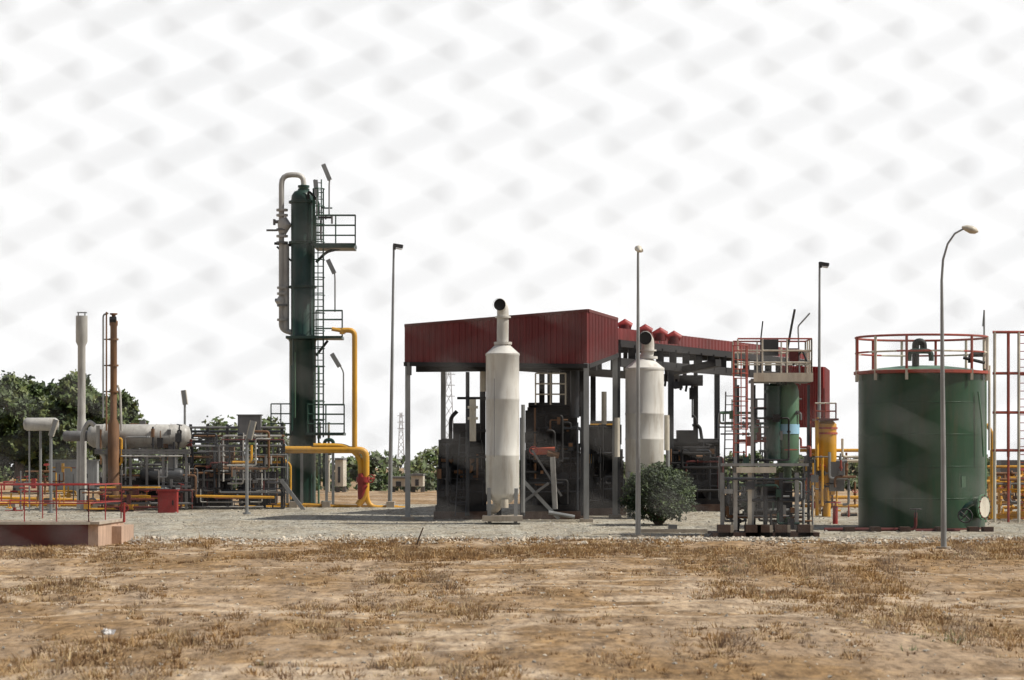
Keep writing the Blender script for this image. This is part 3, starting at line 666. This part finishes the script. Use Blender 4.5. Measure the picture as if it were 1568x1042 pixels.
pipework(b,1226,1314,690,800,Y-1,Y+1,40,[YEL,STEEL,REDO,GREY,YEL,RUST,DARK],43,rp=(.9,2.4),valves=.1,wm=RED)
b.pp([(1279,808),(1279,775)],Y-8,4,RED); b.wheel(W(1279,770,Y-8),(0,0,1),.2,RED)
b.finish()
# ---------------------------------------------------------------- left bund wall with railing
b=B('low_bund_wall'); Y=82.0
xr=X(135,Y); xl=-30; zt_=Z(806,Y); dep=5.5
b.box(((xl+xr)/2,Y+.15,zt_/2),(xr-xl,.3,zt_+.1),REDD); b.box(((xl+xr)/2,Y+.1,zt_+.09),(xr-xl+.1,.5,.08),CREAM)
b.box((xr+.15,Y+dep/2,zt_/2),(.3,dep,zt_+.12),PINK); b.box((xr+.15,Y+dep/2,zt_+.09),(.4,dep+.2,.08),CONC)
b.box(((xl+xr)/2,Y+dep,zt_/2),(xr-xl,.3,zt_+.1),PINK)
b.box(((xl+xr)/2,Y+dep/2,zt_*.5-.1),(xr-xl-.3,dep-.3,zt_),CONC)
sx=X(200,Y+dep)
b.box(((xr+sx)/2+.1,Y+dep*.75,zt_*.45),(sx-xr,dep*.5,zt_*.9),PINK)
b.rail([Vector((xl,Y+.1,zt_+.13)),Vector((xr,Y+.1,zt_+.13))],1.1,.018,RED,RED,.98,2)
b.rail([Vector((xr,Y+.1,zt_+.13)),Vector((xr+.2,Y+dep,zt_+.13)),Vector((xl,Y+dep,zt_+.13))],1.1,.018,RED,RED,2.4,2)
b.wheel(W(190,778,Y+4),(0,-1,0),.14,RED); b.pp([(190,800),(190,770)],Y+4,2,RED)
b.finish()
b=B('pipe_saddle_block'); b.box((X(1030,96),96,gz(96)+.05),(2.4,.5,.2),CONC); b.box((X(1030,96),96,gz(96)+.2),(.3,.4,.2),GREY); b.finish()
# ---------------------------------------------------------------- vegetation
def tree(px0,px1,pt,Y,seed,n,size):
    b=B('broadleaf_tree'); s=Y/F; r=random.Random(seed); x0,x1=X(px0,Y),X(px1,Y); cx=(x0+x1)/2; w=(x1-x0)/2; z0=gz(Y); zt=Z(pt,Y); h=zt-z0
    tp=Vector((cx,Y,z0+h*.45)); b.tube([(cx,Y,z0),(cx+.1,Y,z0+h*.2),tp],[w*.09,w*.07,w*.05],TRUNK,8)
    bl=[]
    for i in range(14):
        a=r.uniform(0,6.28); q=r.uniform(.25,.68); zz_=z0+h*r.uniform(.25,.76)
        if i<2: a,q,zz_=a,.15,zt-h*.22
        e=Vector((cx+math.cos(a)*q*w,Y+math.sin(a)*q*w,zz_)); b.tube([tp-Vector((0,0,h*.1)),tp.lerp(e,.6),e],[w*.04,w*.025,w*.01],TRUNK,6)
        rr=w*r.uniform(.32,.47); rz=min(rr*.85,(zt-zz_)); bl.append((e.x,e.y,e.z,rr,rr,max(rz,h*.18)))
    foliage(b,bl,n,size,[L1,L2,L3],seed); b.finish(False)
tree(-70,125,570,190,1,28000,.2); tree(30,190,566,182,2,26000,.2); tree(130,240,592,186,3,17000,.18); tree(-160,-20,575,200,4,7000,.3)
b=B('shrub'); Y=103; s=Y/F
bl=[]
for (px,py,rx,rz) in ((1008,760,54,38),(1002,742,42,34),(1030,750,36,34),(975,765,28,32),(1040,772,28,26),(985,745,26,26),(1008,728,26,20)):
    bl.append((X(px,Y),Y+R.uniform(-.3,.3),Z(py,Y),rx*s,rx*s*.9,rz*s))
for i in range(7):
    e=bl[i]; b.tube([(X(1008,Y),Y,gz(Y)-.05),(e[0],e[1],e[2])],[.07,.02],TRUNK,6)
foliage(b,bl,30000,.045,[L2,L1,L2],8,.07,10,-.45,1.8); b.finish(False)
def dl(bl,r,px0,px1,pt,Y,step=14,ww=(10,20)):
    px=px0
    while px<px1:
        h=(Z(pt,Y)-.6)*r.uniform(.55,1.0); w=r.uniform(*ww)*Y/F
        bl.append((X(px,Y),Y+r.uniform(-6,6),.6+h*.5,w,w,h*.52)); px+=step*r.uniform(.6,1.3)
b=B('distant_tree_line'); r=random.Random(12); bl=[]
dl(bl,r,235,450,640,300,16); dl(bl,r,556,672,664,280,20); dl(bl,r,1480,1620,694,330,12); dl(bl,r,450,560,690,330); dl(bl,r,672,1480,694,340,13); dl(bl,r,-100,240,690,330)
foliage(b,bl,46000,.34,[L1,L4,L3],12,.2,10,-.45,.15); b.finish(False)
b=B('hedge_row'); r=random.Random(22); bl=[]
dl(bl,r,230,1640,722,205,9,(7,13))
foliage(b,bl,26000,.2,[L1,L2,L4],13,.2,10,-.3,.3); b.finish(False)
def pylon(px,pt,Y,w=10):
    b=B('lattice_pylon'); s=Y/F; zt=Z(pt,Y); x=X(px,Y); z0=.6; n=9
    def c(t,sx,sy): ww=w*s*(1-t*.75); return Vector((x+sx*ww,Y+sy*ww,z0+(zt-z0)*t))
    for sx in (-1,1):
        for sy in (-1,1): b.beam(c(0,sx,sy),c(1,sx,sy),.11,PYL)
    for i in range(n):
        t0,t1=i/n,(i+1)/n
        for sy in (-1,1): b.beam(c(t0,-1,sy),c(t1,1,sy),.06,PYL); b.beam(c(t0,1,sy),c(t1,-1,sy),.06,PYL)
    for t in (.75,.85,.95): b.beam(Vector((x-w*s*.9,Y,z0+(zt-z0)*t)),Vector((x+w*s*.9,Y,z0+(zt-z0)*t)),.1,PYL)
    b.finish()
pylon(687,565,420,11); pylon(614,632,480,6)
b=B('distant_shed')
Y=195
for (px,w,h) in ((612,26,12),(640,18,16),(522,12,40)):
    c=W(px,745-h/2,Y); b.box(c,(w*Y/F,4,h*Y/F),CREAM); b.box(c+Vector((0,0,h*Y/F/2+.08)),(w*Y/F*1.08,4.4,.14),GREY); b.box(c+Vector((0,-2.02,-.1)),(w*Y/F*.3,.05,h*Y/F*.6),DARKB)
    for k in (-.4,.4): b.box((c.x+k*w*Y/F,c.y,.7),(.3,.5,.5),GREY)
b.finish()
b=B('wooden_stake'); b.tube([W(636,842,83.5),W(641,826,83.5),W(648,808,83.4)],[.03,.025,.02],TRUNK,7); b.finish()
b=B('plastic_litter'); p=W(165,972,39.5); p.z=groundh(p.x,p.y)
for i in range(9):
    q=p+Vector((R.uniform(-.08,.08),R.uniform(-.05,.05),R.uniform(.02,.06))); u=Vector((R.gauss(0,1),R.gauss(0,1),R.gauss(0,1))).normalized()*.06; w=u.orthogonal().normalized()*.05
    b.face([q-u,q-w,q+u,q+w],LITTER)
b.finish(False)
# ---------------------------------------------------------------- light
el=math.radians(50); az=math.atan2(.985,-.08)
ts=Vector((math.sin(az)*math.cos(el),math.cos(az)*math.cos(el),math.sin(el)))
sl=bpy.data.lights.new('sun','SUN'); sl.energy=5.0; sl.angle=math.radians(.5); sl.color=(1,.95,.86)
so=bpy.data.objects.new('sun',sl); so.rotation_euler=(-ts).to_track_quat('-Z','Y').to_euler(); so.location=(20,-10,40); scene.collection.objects.link(so)
w=bpy.data.worlds.new('World'); scene.world=w; w.use_nodes=True; N=w.node_tree.nodes; L=w.node_tree.links; N.clear()
out=N.new('ShaderNodeOutputWorld'); sky=N.new('ShaderNodeTexSky'); sky.sky_type='NISHITA'; sky.sun_disc=False; sky.sun_elevation=el; sky.sun_rotation=az; sky.dust_density=3
b1=N.new('ShaderNodeBackground'); b1.inputs[1].default_value=.08; L.new(sky.outputs[0],b1.inputs[0])
b2=N.new('ShaderNodeBackground')
tc=N.new('ShaderNodeTexCoord'); sep=N.new('ShaderNodeSeparateXYZ'); L.new(tc.outputs['Generated'],sep.inputs[0])
hy=N.new('ShaderNodeMapRange'); hy.inputs[1].default_value=-.6; hy.inputs[2].default_value=.6; hy.inputs[3].default_value=.42; hy.inputs[4].default_value=1.1
L.new(sep.outputs[1],hy.inputs[0]); L.new(hy.outputs[0],b2.inputs[1])
nz=N.new('ShaderNodeTexNoise'); nz.inputs['Scale'].default_value=3; nz.inputs['Detail'].default_value=5; L.new(tc.outputs['Generated'],nz.inputs['Vector'])
cr=N.new('ShaderNodeValToRGB'); cr.color_ramp.elements[0].position=.3; cr.color_ramp.elements[0].color=(.92,.925,.93,1); cr.color_ramp.elements[1].position=.6; cr.color_ramp.elements[1].color=(1,1,1,1)
L.new(nz.outputs['Fac'],cr.inputs[0]); L.new(cr.outputs[0],b2.inputs[0])
mr=N.new('ShaderNodeMapRange'); mr.inputs[1].default_value=.18; mr.inputs[2].default_value=.45; mr.inputs[3].default_value=1; mr.inputs[4].default_value=.15
L.new(sep.outputs[2],mr.inputs[0]); mx=N.new('ShaderNodeMixShader'); L.new(mr.outputs[0],mx.inputs[0]); L.new(b1.outputs[0],mx.inputs[1]); L.new(b2.outputs[0],mx.inputs[2]); L.new(mx.outputs[0],out.inputs[0])
# camera
cd=bpy.data.cameras.new('camera'); co=bpy.data.objects.new('camera',cd); scene.collection.objects.link(co); scene.camera=co
co.location=(0,0,H); co.rotation_euler=(math.radians(90),0,0); cd.sensor_width=36; cd.lens=36*F/1568; cd.shift_y=(YH-521)/1568; cd.clip_end=9000; cd.clip_start=.1
cd.dof.use_dof=True; cd.dof.focus_distance=104; cd.dof.aperture_fstop=3.3
scene.view_settings.view_transform='Standard'; scene.view_settings.look='None'; scene.view_settings.exposure=0
